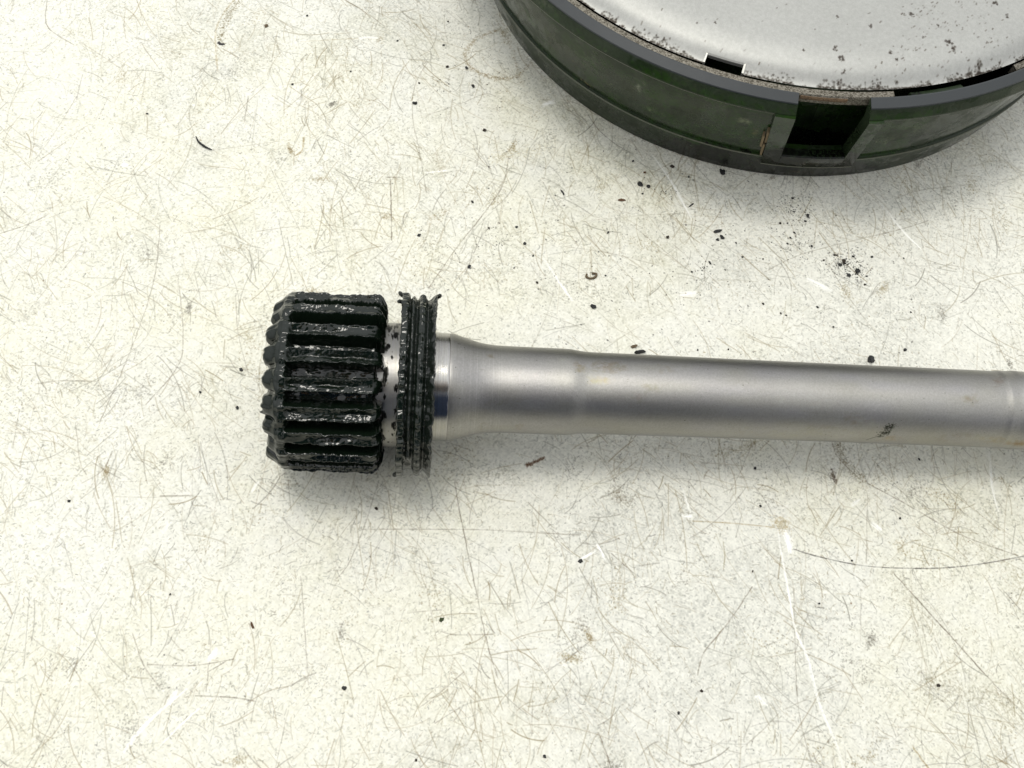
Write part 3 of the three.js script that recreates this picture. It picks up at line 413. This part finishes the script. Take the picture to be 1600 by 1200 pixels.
{
  // metal cap: grid over (angle, radius) with a real slot
  const capTex = (() => {
    const S = 1024, cnv = canvasOf(S, S), c = cnv.getContext('2d'), im = c.createImageData(S, S), a = tile(12, 91), b = tile(300, 92);
    for (let j = 0; j < S; j++) for (let i = 0; i < S; i++) { const u = i / S, v = j / S, q = (a(u, v) - 0.5) * 4 + (b(u, v) - 0.5) * 8 + (rnd() - 0.5) * 10; im.data.set([170 + q, 170.5 + q, 166 + q, 255], (j * S + i) * 4); }
    c.putImageData(im, 0, 0);
    const X = (px, py) => { const g = onPlane(px, py, 0.0505); return [(g.x - HC.x + 0.115) / 0.23 * S, (g.z - HC.z + 0.115) / 0.23 * S]; };
    const mark = (px, py, r, n, al = 0.8, col = '52,46,40') => { const [x, y] = X(px, py); for (let i = 0; i < n; i++) { c.fillStyle = `rgba(${col},${al * rr(0.3, 1)})`; c.beginPath(); c.ellipse(x + (rnd() + rnd() - 1) * r, y + (rnd() + rnd() - 1) * r * 1.3, r * rr(0.15, 0.5), r * rr(0.1, 0.35), -0.8 + rr(-0.4, 0.4), 0, 7); c.fill(); } };
    for (const [x, y, r] of [[1303, 80, 4], [1314, 94, 5], [1319, 110, 3], [1320, 128, 6], [1316, 122, 4], [1389, 85, 3], [1376, 126, 5], [1306, 33, 2.5], [1358, 47, 3], [1420, 29, 4], [1463, 46, 2.5], [1481, 70, 5], [1489, 80, 4], [1439, 63, 2], [1254, 82, 2], [1519, 106, 6], [1535, 98, 6], [1508, 116, 5], [1551, 10, 4], [1570, 30, 3], [1400, 95, 2.5], [1405, 120, 3], [1445, 133, 3], [1262, 126, 3], [1116, 40, 2], [1088, 40, 1.5], [1040, 55, 3], [1030, 58, 3], [975, 30, 4], [962, 22, 4]]) mark(x, y, r, 16);
    for (let k = 0; k < 260; k++) { const px = rnd() < 0.75 ? rr(1400, 1600) : rr(930, 1600), [x, y] = X(px, rr(0, 130)), a = -0.9 + rr(-0.35, 0.35); c.strokeStyle = `rgba(70,62,54,${rr(0.25, 0.75)})`; c.lineWidth = rr(0.7, 1.6); const l = rr(1, 5); c.beginPath(); c.moveTo(x, y); c.lineTo(x + Math.cos(a) * l, y + Math.sin(a) * l); c.stroke(); }
    // grime packed along the edge
    for (let k = 0; k < 2600; k++) { const th = rr(-70, 40) * DEG, rad = 0.1096 - Math.abs(rr(0, 1) * rr(0, 1) * rr(0, 1)) * 0.006 * (0.5 + nz(th * 9, 1, 1)), x = (rad * Math.sin(th) + 0.115) / 0.23 * S, y = (rad * Math.cos(th) + 0.115) / 0.23 * S; if (nz(th * 14, 3, 3) < -0.08) continue; c.fillStyle = `rgba(44,39,33,${rr(0.15, 0.7)})`; c.beginPath(); c.ellipse(x, y, rr(0.5, 1.8), rr(0.4, 1.3), 0, 0, 7); c.fill(); }
    const t = new THREE.CanvasTexture(cnv); t.colorSpace = THREE.SRGBColorSpace; t.magFilter = THREE.LinearFilter; return t;
  })();
  const capMat = new THREE.MeshPhysicalMaterial({ map: capTex, metalness: 0.8, roughness: 0.56 });
  const radii = [0.0001, 0.02, 0.04, 0.06, 0.075, 0.085, 0.09, 0.094, 0.098, 0.1005, 0.102, 0.1035, 0.1048, 0.106, 0.1068, 0.1074, 0.1080, 0.1086, 0.1091, 0.1095, 0.1097];
  const hh = (R) => 0.0535 - 0.0018 * (R / 0.1) ** 2 - 0.0012 * sstep(0.098, 0.107, R) - 0.0026 * sstep(0.1035, 0.1098, R) ** 1.4;
  const A0 = -21.5, A1 = -15.8, angs = []; for (let t = -180; t < 180; t += 1.5) angs.push(t); angs.push(A0, A1, 180); angs.sort((a, b) => a - b);
  const pos = [], uv = [], idx = [], w = angs.length;
  radii.forEach((R) => angs.forEach((t) => { const x = R * Math.sin(t * DEG), z = R * Math.cos(t * DEG); pos.push(x, hh(R), z); uv.push((x + 0.115) / 0.23, 1 - (z + 0.115) / 0.23); }));
  const iA = radii.indexOf(0.1074);
  for (let i = 0; i < radii.length - 1; i++) for (let k = 0; k < w - 1; k++) { if (i >= iA && i < 19.5 && angs[k] >= A0 - 1e-6 && angs[k + 1] <= A1 + 1e-6) continue; const a = i * w + k, b = a + 1, c = a + w, d = c + 1; idx.push(a, c, b, b, c, d); }
  const g = new THREE.BufferGeometry(); g.setAttribute('position', new THREE.Float32BufferAttribute(pos, 3)); g.setAttribute('uv', new THREE.Float32BufferAttribute(uv, 2)); g.setIndex(idx); g.computeVertexNormals();
  const cap = part('metal_cap', g, capMat, housing);
  // bent-up edge round the slot
  const rim = [[0.1070, 0.0478], [0.1074, 0.0478], [0.1074, hh(0.1074) + 0.0002], [0.1070, hh(0.1070) + 0.0003]];
  const bright = new THREE.MeshPhysicalMaterial({ color: new THREE.Color().setRGB(0.4, 0.4, 0.37), metalness: 0.8, roughness: 0.45 });
  const side = [[0.1070, 0.0455], [0.1097, 0.0455], [0.1097, hh(0.1095) + 0.0005], [0.1085, hh(0.1086) + 0.0005], [0.1074, hh(0.1074) + 0.0004], [0.1070, hh(0.107) + 0.0002]];
  part('slot_rim', mergeGeometries([sweep(rim, A0 - 0.2, A1 + 0.2, 1, false), sweep(side, A0 - 0.25, A0, 0.3, false), sweep(side, A1, A1 + 0.3, 0.3, false)]), bright, cap);
  // worn flange between cap and ring, missing on one stretch
  const flTex = (() => { const cnv = canvasOf(1024, 64), c = cnv.getContext('2d'), im = c.createImageData(1024, 64), a = tile(40, 95), b = tile(128, 96); for (let j = 0; j < 64; j++) for (let i = 0; i < 1024; i++) { const u = i / 1024, v = j / 64, q = sstep(0.35, 0.7, a(u * 6, v) * 0.4 + b(u * 4, v * 0.5) * 0.6) * 60 + (rnd() - 0.5) * 14; im.data.set([122 - q, 118 - q, 108 - q, 255], (j * 1024 + i) * 4); } c.putImageData(im, 0, 0); const t = new THREE.CanvasTexture(cnv); t.colorSpace = THREE.SRGBColorSpace; t.wrapS = t.wrapT = THREE.RepeatWrapping; t.magFilter = THREE.LinearFilter; t.repeat.set(8, 100); return t; })();
  const flMat = new THREE.MeshPhysicalMaterial({ map: flTex, metalness: 0.6, roughness: 0.5, bumpMap: rep(fine, 30, 30), bumpScale: 0.0001 });
  const fl = [[0.1101, 0.0440], [0.1122, 0.0440], [0.1123, 0.0466], [0.1119, 0.0470], [0.1103, 0.0474], [0.1101, 0.0471]];
  part('flange', sweep(fl, 27.7, 367.2, 1, false), flMat, housing);
  const rust = new THREE.MeshStandardMaterial({ color: new THREE.Color().setRGB(0.14, 0.09, 0.05), roughness: 0.95, bumpMap: rep(patchy, 40, 40), bumpScale: 0.0004 });
  const rs = [[0.1119, 0.0452], [0.1125, 0.0453], [0.1127, 0.0461], [0.1125, 0.0466], [0.1121, 0.0466]];
  part('rust_edge', sweep(rs, N0 + 0.3, N1 - 3.2, 0.3, false), rust, housing);
}

// ---------------------------------------------------------------- loose bits on the board
const crumbMat = new THREE.MeshStandardMaterial({ color: new THREE.Color().setRGB(0.013, 0.014, 0.0135), roughness: 0.65 });
const greyMat = new THREE.MeshStandardMaterial({ color: new THREE.Color().setRGB(0.03, 0.031, 0.028), roughness: 0.8 }), umberMat = new THREE.MeshStandardMaterial({ color: new THREE.Color().setRGB(0.026, 0.019, 0.012), roughness: 0.85 });
const brownMat = new THREE.MeshStandardMaterial({ color: new THREE.Color().setRGB(0.09, 0.045, 0.018), roughness: 0.8 });
const tanMat = new THREE.MeshStandardMaterial({ color: new THREE.Color().setRGB(0.13, 0.095, 0.055), roughness: 0.85 });
const greenMat = new THREE.MeshStandardMaterial({ color: new THREE.Color().setRGB(0.03, 0.045, 0.012), roughness: 0.8 });
function lump(sx, sy, sz, s0, rough = 0.45) {                          // a small broken bit, base at y = 0
  const g = mergeVertices(new THREE.IcosahedronGeometry(1, 1).deleteAttribute('normal').deleteAttribute('uv')), p = g.attributes.position;
  for (let i = 0; i < p.count; i++) { const k = 1 + rough * nz(p.getX(i) * 1.4 + s0 * 3.7, p.getY(i) * 1.4, p.getZ(i) * 1.4 + s0); p.setXYZ(i, p.getX(i) * sx * k, Math.max(-0.75, p.getY(i)) * sy * k, p.getZ(i) * sz * k); }
  g.computeBoundingBox(); g.translate(0, -g.boundingBox.min.y - 0.00002, 0); return toCreasedNormals(g, 0.6);
}
const MM = 0.001, variants = [0, 1, 2, 3, 4, 5].map((k) => lump(1, 0.55 + 0.1 * k / 5, 0.7 + 0.12 * (k % 3), k + 1, 0.8));
const SCALE = 1 / 5400;                                               // metres to one photo pixel at the board, about
const crumbs = [[989, 252, 5], [1050, 261, 6], [1076, 277, 3.4], [1004, 303, 4], [950, 364, 3.4], [1043, 371, 4.4], [1109, 411, 5], [1081, 425, 3], [946, 431, 3], [1192, 475, 4], [1277, 480, 3.4], [1302, 511, 3], [1423, 488, 3.4], [1351, 445, 3.4], [1412, 404, 2.8], [1262, 338, 6], [1238, 310, 4], [1219, 349, 4], [1241, 364, 4], [1230, 349, 3], [1258, 346, 3.4], [1220, 490, 3], [1228, 493, 3],
  [621, 64, 3.4], [548, 112, 3.4], [699, 105, 5], [729, 107, 5], [739, 135, 5], [648, 162, 7], [757, 204, 6], [738, 316, 5], [655, 368, 5], [733, 417, 5], [764, 357, 3.6], [807, 355, 3.6], [820, 381, 5], [833, 400, 4.4], [839, 442, 4], [693, 71, 3], [700, 34, 3], [457, 132, 3], [655, 130, 3], [377, 578, 5.5], [313, 613, 3.4], [371, 638, 4], [588, 795, 6], [538, 1075, 6], [907, 877, 6], [851, 1182, 6], [1096, 1080, 5.5], [1060, 1114, 4.4], [1188, 791, 5], [1180, 732, 5], [1466, 1071, 5], [1436, 718, 5], [108, 783, 4.4], [1280, 943, 3], [1176, 893, 3.4], [266, 929, 3.4], [1331, 876, 3.4], [1406, 810, 5], [650, 1188, 3.4], [480, 25, 3], [230, 178, 3], [1414, 547, 5], [1138, 546, 3], [1090, 547, 3], [1326, 431, 7], [1339, 424, 7], [1318, 409, 8], [1312, 414, 6], [1333, 401, 4], [1354, 432, 4], [1304, 399, 4], [1362, 402, 3.6], [1150, 380, 3.4], [1160, 402, 3], [1192, 405, 3], [1235, 372, 4], [1268, 385, 3.6], [1230, 381, 3], [1287, 407, 3]];
const board = crumbs.length;
crumbs.forEach(([x, y, d], i) => {
  const [label, group] = Math.hypot(x - 1325, y - 415) < 45 ? ['black crumb in the dense dusty heap between shaft and notched plastic ring', 'crumbs in the dusty heap'] : y > 690 ? ['tiny black crumb on the open board in front of the shaft', 'crumbs in front of the shaft']
    : x < 600 ? ['tiny black crumb on the board out beyond the spline end', 'crumbs beyond the spline end'] : x < 860 ? ['tiny black crumb on the board between spline and the ringed stain', 'crumbs behind the spline'] : ['tiny black crumb on the board between steel tube and plastic ring', 'crumbs between tube and ring'];
  const m = solo('rubber_crumb', variants[i % 6], [crumbMat, crumbMat, greyMat, umberMat][(i * 7) % 4], label, 'crumb', group);
  const g = onPlane(x, y), k = d * SCALE * (y > 690 ? 0.46 : 0.58); m.position.set(g.x, 0, g.z); m.scale.set(k * rr(0.8, 1.25), k * rr(0.7, 1), k * rr(0.8, 1.2)); m.rotation.y = rr(0, 6.28);
});
function place(m, x, y, turn = 0) { const g = onPlane(x, y); m.position.set(g.x, 0, g.z); m.rotation.y = turn; return m; }
place(solo('rubber_chip', lump(0.75 * MM, 0.4 * MM, 1.05 * MM, 21), crumbMat, 'larger oval black chip beside a smaller one below the plastic ring', 'chip'), 1000, 288, 0.5);
place(solo('rubber_chip', lump(0.7 * MM, 0.4 * MM, 0.6 * MM, 22), crumbMat, 'smaller rounded black chip beside an oval one below the plastic ring', 'chip'), 1013, 292, 0.2);
place(solo('rubber_chip', lump(1.0 * MM, 0.8 * MM, 1.1 * MM, 23, 0.5), crumbMat, 'black pebble-like lump just behind the steel shaft', 'chip'), 1360, 563, 0.2);
place(solo('rubber_chip', lump(0.75 * MM, 0.5 * MM, 0.8 * MM, 24, 0.6), crumbMat, 'diamond shaped black chip below the curled brown shaving', 'chip'), 927, 480, 0.7);
place(solo('rubber_chip', lump(1.25 * MM, 0.3 * MM, 0.55 * MM, 25, 0.9), crumbMat, 'flat pointed black chip, topmost of a cluster of three', 'chip'), 1121, 362, 0.15);
place(solo('rubber_chip', lump(0.55 * MM, 0.3 * MM, 0.8 * MM, 26, 0.9), crumbMat, 'slanted black chip at the right of a cluster of three', 'chip'), 1128, 371, 0.6);
place(solo('rubber_chip', lump(0.45 * MM, 0.3 * MM, 0.45 * MM, 27, 0.7), crumbMat, 'small round black chip at the bottom of a cluster of three', 'chip'), 1121, 375, 0.1);
place(solo('rubber_splinter', lump(0.32 * MM, 0.2 * MM, 1.1 * MM, 28, 1), crumbMat, 'thin black splinter left of the two black chips', 'splinter'), 879, 301, 0.35);
place(solo('rubber_splinter', lump(0.8 * MM, 0.3 * MM, 0.9 * MM, 29, 1.2), crumbMat, 'ragged black splinter touching the edge of the plastic ring', 'splinter'), 1128, 269, 0.35);
place(solo('rubber_splinter', lump(1.2 * MM, 0.15 * MM, 0.22 * MM, 30, 0.8), crumbMat, 'thin slanting black sliver below the ragged splinter', 'splinter'), 1080, 321, 0.75);
place(solo('rust_chip', lump(1.35 * MM, 0.25 * MM, 0.42 * MM, 31, 0.7), brownMat, 'long reddish brown rust flake below the black chips', 'flake'), 971, 313, 0.05);
place(solo('dirt_crumb', lump(1.6 * MM, 0.7 * MM, 0.5 * MM, 32, 0.9), crumbMat, 'black bar of dirt lying against the back of the shaft', 'dirt'), 999, 551, 0.1);
place(solo('dirt_crumb', lump(1.0 * MM, 0.4 * MM, 0.5 * MM, 33, 1.1), tanMat, 'brown crumb of dirt beside the black bar behind the shaft', 'dirt'), 991, 542, 0.3);
place(solo('dirt_crumb', lump(0.75 * MM, 0.3 * MM, 0.6 * MM, 34, 1.1), tanMat, 'brown crumb beside the long dirt streak away from the housing', 'dirt'), 416, 41, 0.9);
place(solo('wood_splinter', lump(0.3 * MM, 0.2 * MM, 1.05 * MM, 35, 0.8), brownMat, 'orange brown wood splinter on the open board', 'splinter'), 394, 977, 0.45);
place(solo('leaf_bit', lump(0.5 * MM, 0.15 * MM, 0.65 * MM, 36, 0.8), greenMat, 'tiny dark green leaf bit on the open board', 'leaf bit'), 690, 968, -0.5);
place(solo('dirt_crumb', lump(0.4 * MM, 0.25 * MM, 0.4 * MM, 37, 0.8), brownMat, 'tiny brown crumb above the two black chips', 'dirt'), 1007, 270, 0.4);
{ // curled brown shaving and black bristle
  const arc = (pts, r, taper) => { const cu = new THREE.CatmullRomCurve3(pts.map(([x, y, h]) => onPlane(x, y, h))); const g = new THREE.TubeGeometry(cu, 24, r, 6, false), p = g.attributes.position; for (let i = 0; i < p.count; i++) { const q = Math.floor(i / 7), c = cu.getPointAt(q / 24), k = (taper ? 1 - 0.55 * Math.abs(q / 12 - 1) ** 2 : 1) * (1 + 0.35 * nz(q * 0.8, r * 1e4)); p.setXYZ(i, c.x + (p.getX(i) - c.x) * k, c.y + (p.getY(i) - c.y) * k, c.z + (p.getZ(i) - c.z) * k); } const o = cu.getPointAt(0.5).setY(0); g.translate(-o.x, 0, -o.z); g.computeVertexNormals(); return [g, o]; };
  let [g, o] = arc([[917, 428, 0.0004], [916, 432, 0.0004], [923, 435, 0.0004], [931, 432, 0.0004], [932, 428, 0.0004], [925, 427, 0.0005]], 0.00033, false);
  solo('metal_shaving', g, tanMat, 'curled brown metal shaving shaped like a horseshoe', 'shaving').position.copy(o);
  [g, o] = arc([[306, 213, 0.0004], [310, 221, 0.0004], [320, 229, 0.0004], [331, 234, 0.0004]], 0.00036, true);
  solo('bristle', g, crumbMat, 'short curved black bristle on the open board', 'bristle').position.copy(o);
}
{ // fine black dust: too small and many to count
  const pts = []; const spots = [[1320, 412, 34, 130], [1340, 425, 24, 80], [1240, 330, 60, 80], [1100, 420, 150, 90], [1250, 380, 90, 90], [780, 380, 120, 60], [1040, 300, 100, 50], [700, 130, 120, 40]];
  for (const [x, y, r, n] of spots) for (let i = 0; i < n; i++) { const a = rr(0, 6.28), d = r * rnd() * rnd() * 1.4, g = onPlane(x + Math.cos(a) * d, y + Math.sin(a) * d * 0.75); if (Math.hypot(g.x - HC.x, g.z - HC.z) < 0.106) continue; pts.push([g, rr(0.7, 2.1) * SCALE * 0.5]); }
  const im = new THREE.InstancedMesh(new THREE.TetrahedronGeometry(1, 1), crumbMat, pts.length), mt = new THREE.Matrix4();
  pts.forEach(([g, k], i) => { mt.compose(new THREE.Vector3(g.x, k * 0.4, g.z), new THREE.Quaternion().setFromEuler(new THREE.Euler(0, rr(0, 6), 0)), new THREE.Vector3(k * rr(0.8, 1.6), k * 0.6, k)); im.setMatrixAt(i, mt); });
  im.name = 'black_dust'; im.userData = { kind: 'stuff', label: 'fine black dust sprinkled between the shaft and the plastic ring', category: 'dust' }; scene.add(im);
}

// ---------------------------------------------------------------- the photographer, seen only as the dark blue band mirrored in the shaft
{
  const cap = (p, a, b, ra, rb) => { const d = b.clone().sub(a), t = Math.max(0, Math.min(1, p.clone().sub(a).dot(d) / d.lengthSq())); return p.distanceTo(a.clone().addScaledVector(d, t)) - (ra + (rb - ra) * t); };
  const smin = (a, b, k) => { const h = Math.max(0, Math.min(1, 0.5 + 0.5 * (b - a) / k)); return b + (a - b) * h - k * h * (1 - h); };
  const V = (x, y, z) => new THREE.Vector3(x, y, z);
  function flesh(bones, blend, cell) {
    const lo = V(9, 9, 9), hi = V(-9, -9, -9); for (const [a, b, ra, rb] of bones) for (const [q, r] of [[a, ra], [b, rb]]) { lo.min(q.clone().subScalar(r)); hi.max(q.clone().addScalar(r)); }
    const c = lo.clone().add(hi).multiplyScalar(0.5), ext = Math.max(hi.x - lo.x, hi.y - lo.y, hi.z - lo.z) / 2 + cell * 4, n = Math.min(110, Math.ceil(ext * 2 / cell));
    const mc = new MarchingCubes(n, new THREE.MeshStandardMaterial(), false, false, 200000); mc.isolation = 0; const hs = n / 2, p = V(0, 0, 0);
    for (let k = 0; k < n; k++) for (let j = 0; j < n; j++) for (let i = 0; i < n; i++) { p.set(c.x + (i - hs) / hs * ext, c.y + (j - hs) / hs * ext, c.z + (k - hs) / hs * ext); let d = 9; for (const [a, b, ra, rb] of bones) d = smin(d, cap(p, a, b, ra, rb), blend); mc.field[k * n * n + j * n + i] = -d; }
    mc.update(); const g = new THREE.BufferGeometry(); g.setAttribute('position', new THREE.BufferAttribute(mc.positionArray.slice(0, mc.count * 3), 3));
    g.scale(ext, ext, ext); g.translate(c.x, c.y, c.z); const m = mergeVertices(g, 1e-5); m.computeVertexNormals(); return m;
  }
  const at = (r, u, f) => CAM.clone().addScaledVector(RIGHT, r).addScaledVector(UP, u).addScaledVector(FWD, f);
  // phone: its lens sits at the camera
  const phone = thing('phone', 'slim dark phone held flat above the bench by both hands', 'phone'), pc = at(0.05, -0.02, -0.0075);
  phone.position.copy(pc); phone.quaternion.setFromRotationMatrix(new THREE.Matrix4().makeBasis(RIGHT, UP, FWD.clone().negate()));
  part('body', new RoundedBoxGeometry(0.15, 0.073, 0.008, 4, 0.0036), new THREE.MeshPhysicalMaterial({ color: new THREE.Color().setRGB(0.03, 0.032, 0.036), roughness: 0.35 }), phone);
  const skin = new THREE.MeshPhysicalMaterial({ color: new THREE.Color().setRGB(0.42, 0.24, 0.17), roughness: 0.55 });
  const cloth = new THREE.MeshStandardMaterial({ color: new THREE.Color().setRGB(0.028, 0.056, 0.135), roughness: 0.9 }), dark = new THREE.MeshStandardMaterial({ color: new THREE.Color().setRGB(0.02, 0.02, 0.024), roughness: 0.85 });
  const person = thing('person', 'person in a dark blue work jacket leaning over the bench with a phone', 'person');
  const head = V(0.07, 0.66, 0.30), neck = V(0.07, 0.54, 0.42), chest = V(0.08, 0.36, 0.50), hip = V(0.08, 0.02, 0.56), body = [[neck, head, 0.055, 0.06], [head, head.clone().add(V(0, 0.05, 0.0)), 0.085, 0.09], [head.clone().add(V(0, -0.05, -0.06)), head.clone().add(V(0, 0.0, -0.05)), 0.05, 0.065], [head.clone().add(V(0, -0.03, -0.11)), head.clone().add(V(0, 0.01, -0.1)), 0.012, 0.01]];
  for (const s of [-1, 1]) body.push([head.clone().add(V(0.085 * s, -0.005, 0)), head.clone().add(V(0.09 * s, 0.03, 0)), 0.016, 0.02]);
  const wrists = {};
  for (const s of [-1, 1]) {
    const w = at(0.05 + s * 0.105, -0.075, -0.035), palm = at(0.05 + s * 0.088, -0.03, -0.03); wrists[s] = w;
    body.push([w, palm, 0.024, 0.027]);
    for (let f = 0; f < 4; f++) { const y = -0.052 + f * 0.02, k = [0.016, 0.022, 0.02, 0.012][f], a = at(0.05 + s * 0.092, y, -0.022), b = at(0.05 + s * 0.089, y + 0.004, 0.005), e = at(0.05 + s * (0.082 - k), y + 0.006, 0.006); body.push([a, b, 0.0095, 0.0085], [b, e, 0.0085, 0.007]); }
    const t0 = at(0.05 + s * 0.082, -0.05, -0.034), t1 = at(0.05 + s * 0.07, -0.03, -0.025), t2 = at(0.05 + s * 0.052, -0.02, -0.021); body.push([t0, t1, 0.012, 0.01], [t1, t2, 0.0095, 0.008]);
  }
  part('head_and_hands', mergeGeometries([flesh(body.filter((_, i) => i < 6), 0.02, 0.006), flesh(body.filter((b) => b[0].x > 0.05 && body.indexOf(b) >= 6), 0.006, 0.003), flesh(body.filter((b) => b[0].x <= 0.05 && body.indexOf(b) >= 6), 0.006, 0.003)]), skin, person);
  const jb = [[hip, chest, 0.14, 0.15], [V(-0.09, 0.42, 0.49), V(0.25, 0.42, 0.49), 0.09, 0.09], [V(-0.05, 0.05, 0.56), V(0.21, 0.05, 0.56), 0.11, 0.11], [chest, neck, 0.12, 0.07]];
  for (const s of [-1, 1]) { const sh = V(0.08 + s * 0.21, 0.44, 0.49), el = V(0.08 + s * 0.3, 0.17, 0.40), w = wrists[s]; jb.push([sh, el, 0.065, 0.052], [el, w.clone().lerp(el, 0.06), 0.052, 0.036]); }
  part('jacket', flesh(jb, 0.04, 0.012), cloth, person);
  const lb = []; for (const s of [-1, 1]) { const h = V(0.08 + s * 0.1, 0, 0.56), k = V(0.08 + s * 0.12, -0.43, 0.55), a = V(0.08 + s * 0.12, -0.82, 0.6); lb.push([h, k, 0.1, 0.066], [k, a, 0.064, 0.046]); }
  part('trousers', flesh(lb, 0.02, 0.014), dark, person);
  for (const s of [-1, 1]) part('boot', flesh([[V(0.08 + s * 0.12, -0.82, 0.6), V(0.08 + s * 0.12, -0.86, 0.59), 0.05, 0.042], [V(0.08 + s * 0.12, -0.855, 0.59), V(0.08 + s * 0.12, -0.865, 0.46), 0.043, 0.033]], 0.02, 0.006), dark, person);
  part('hair', flesh([[head.clone().add(V(0, 0.05, 0.02)), head.clone().add(V(0, 0.07, -0.02)), 0.095, 0.085], [head.clone().add(V(0, 0, 0.05)), head.clone().add(V(0, 0.05, 0.03)), 0.07, 0.08]], 0.02, 0.008), dark, person);
}

scene.traverse((o) => { if (o.isMesh) { o.castShadow = true; o.receiveShadow = true; } });
renderer.render(scene, camera);
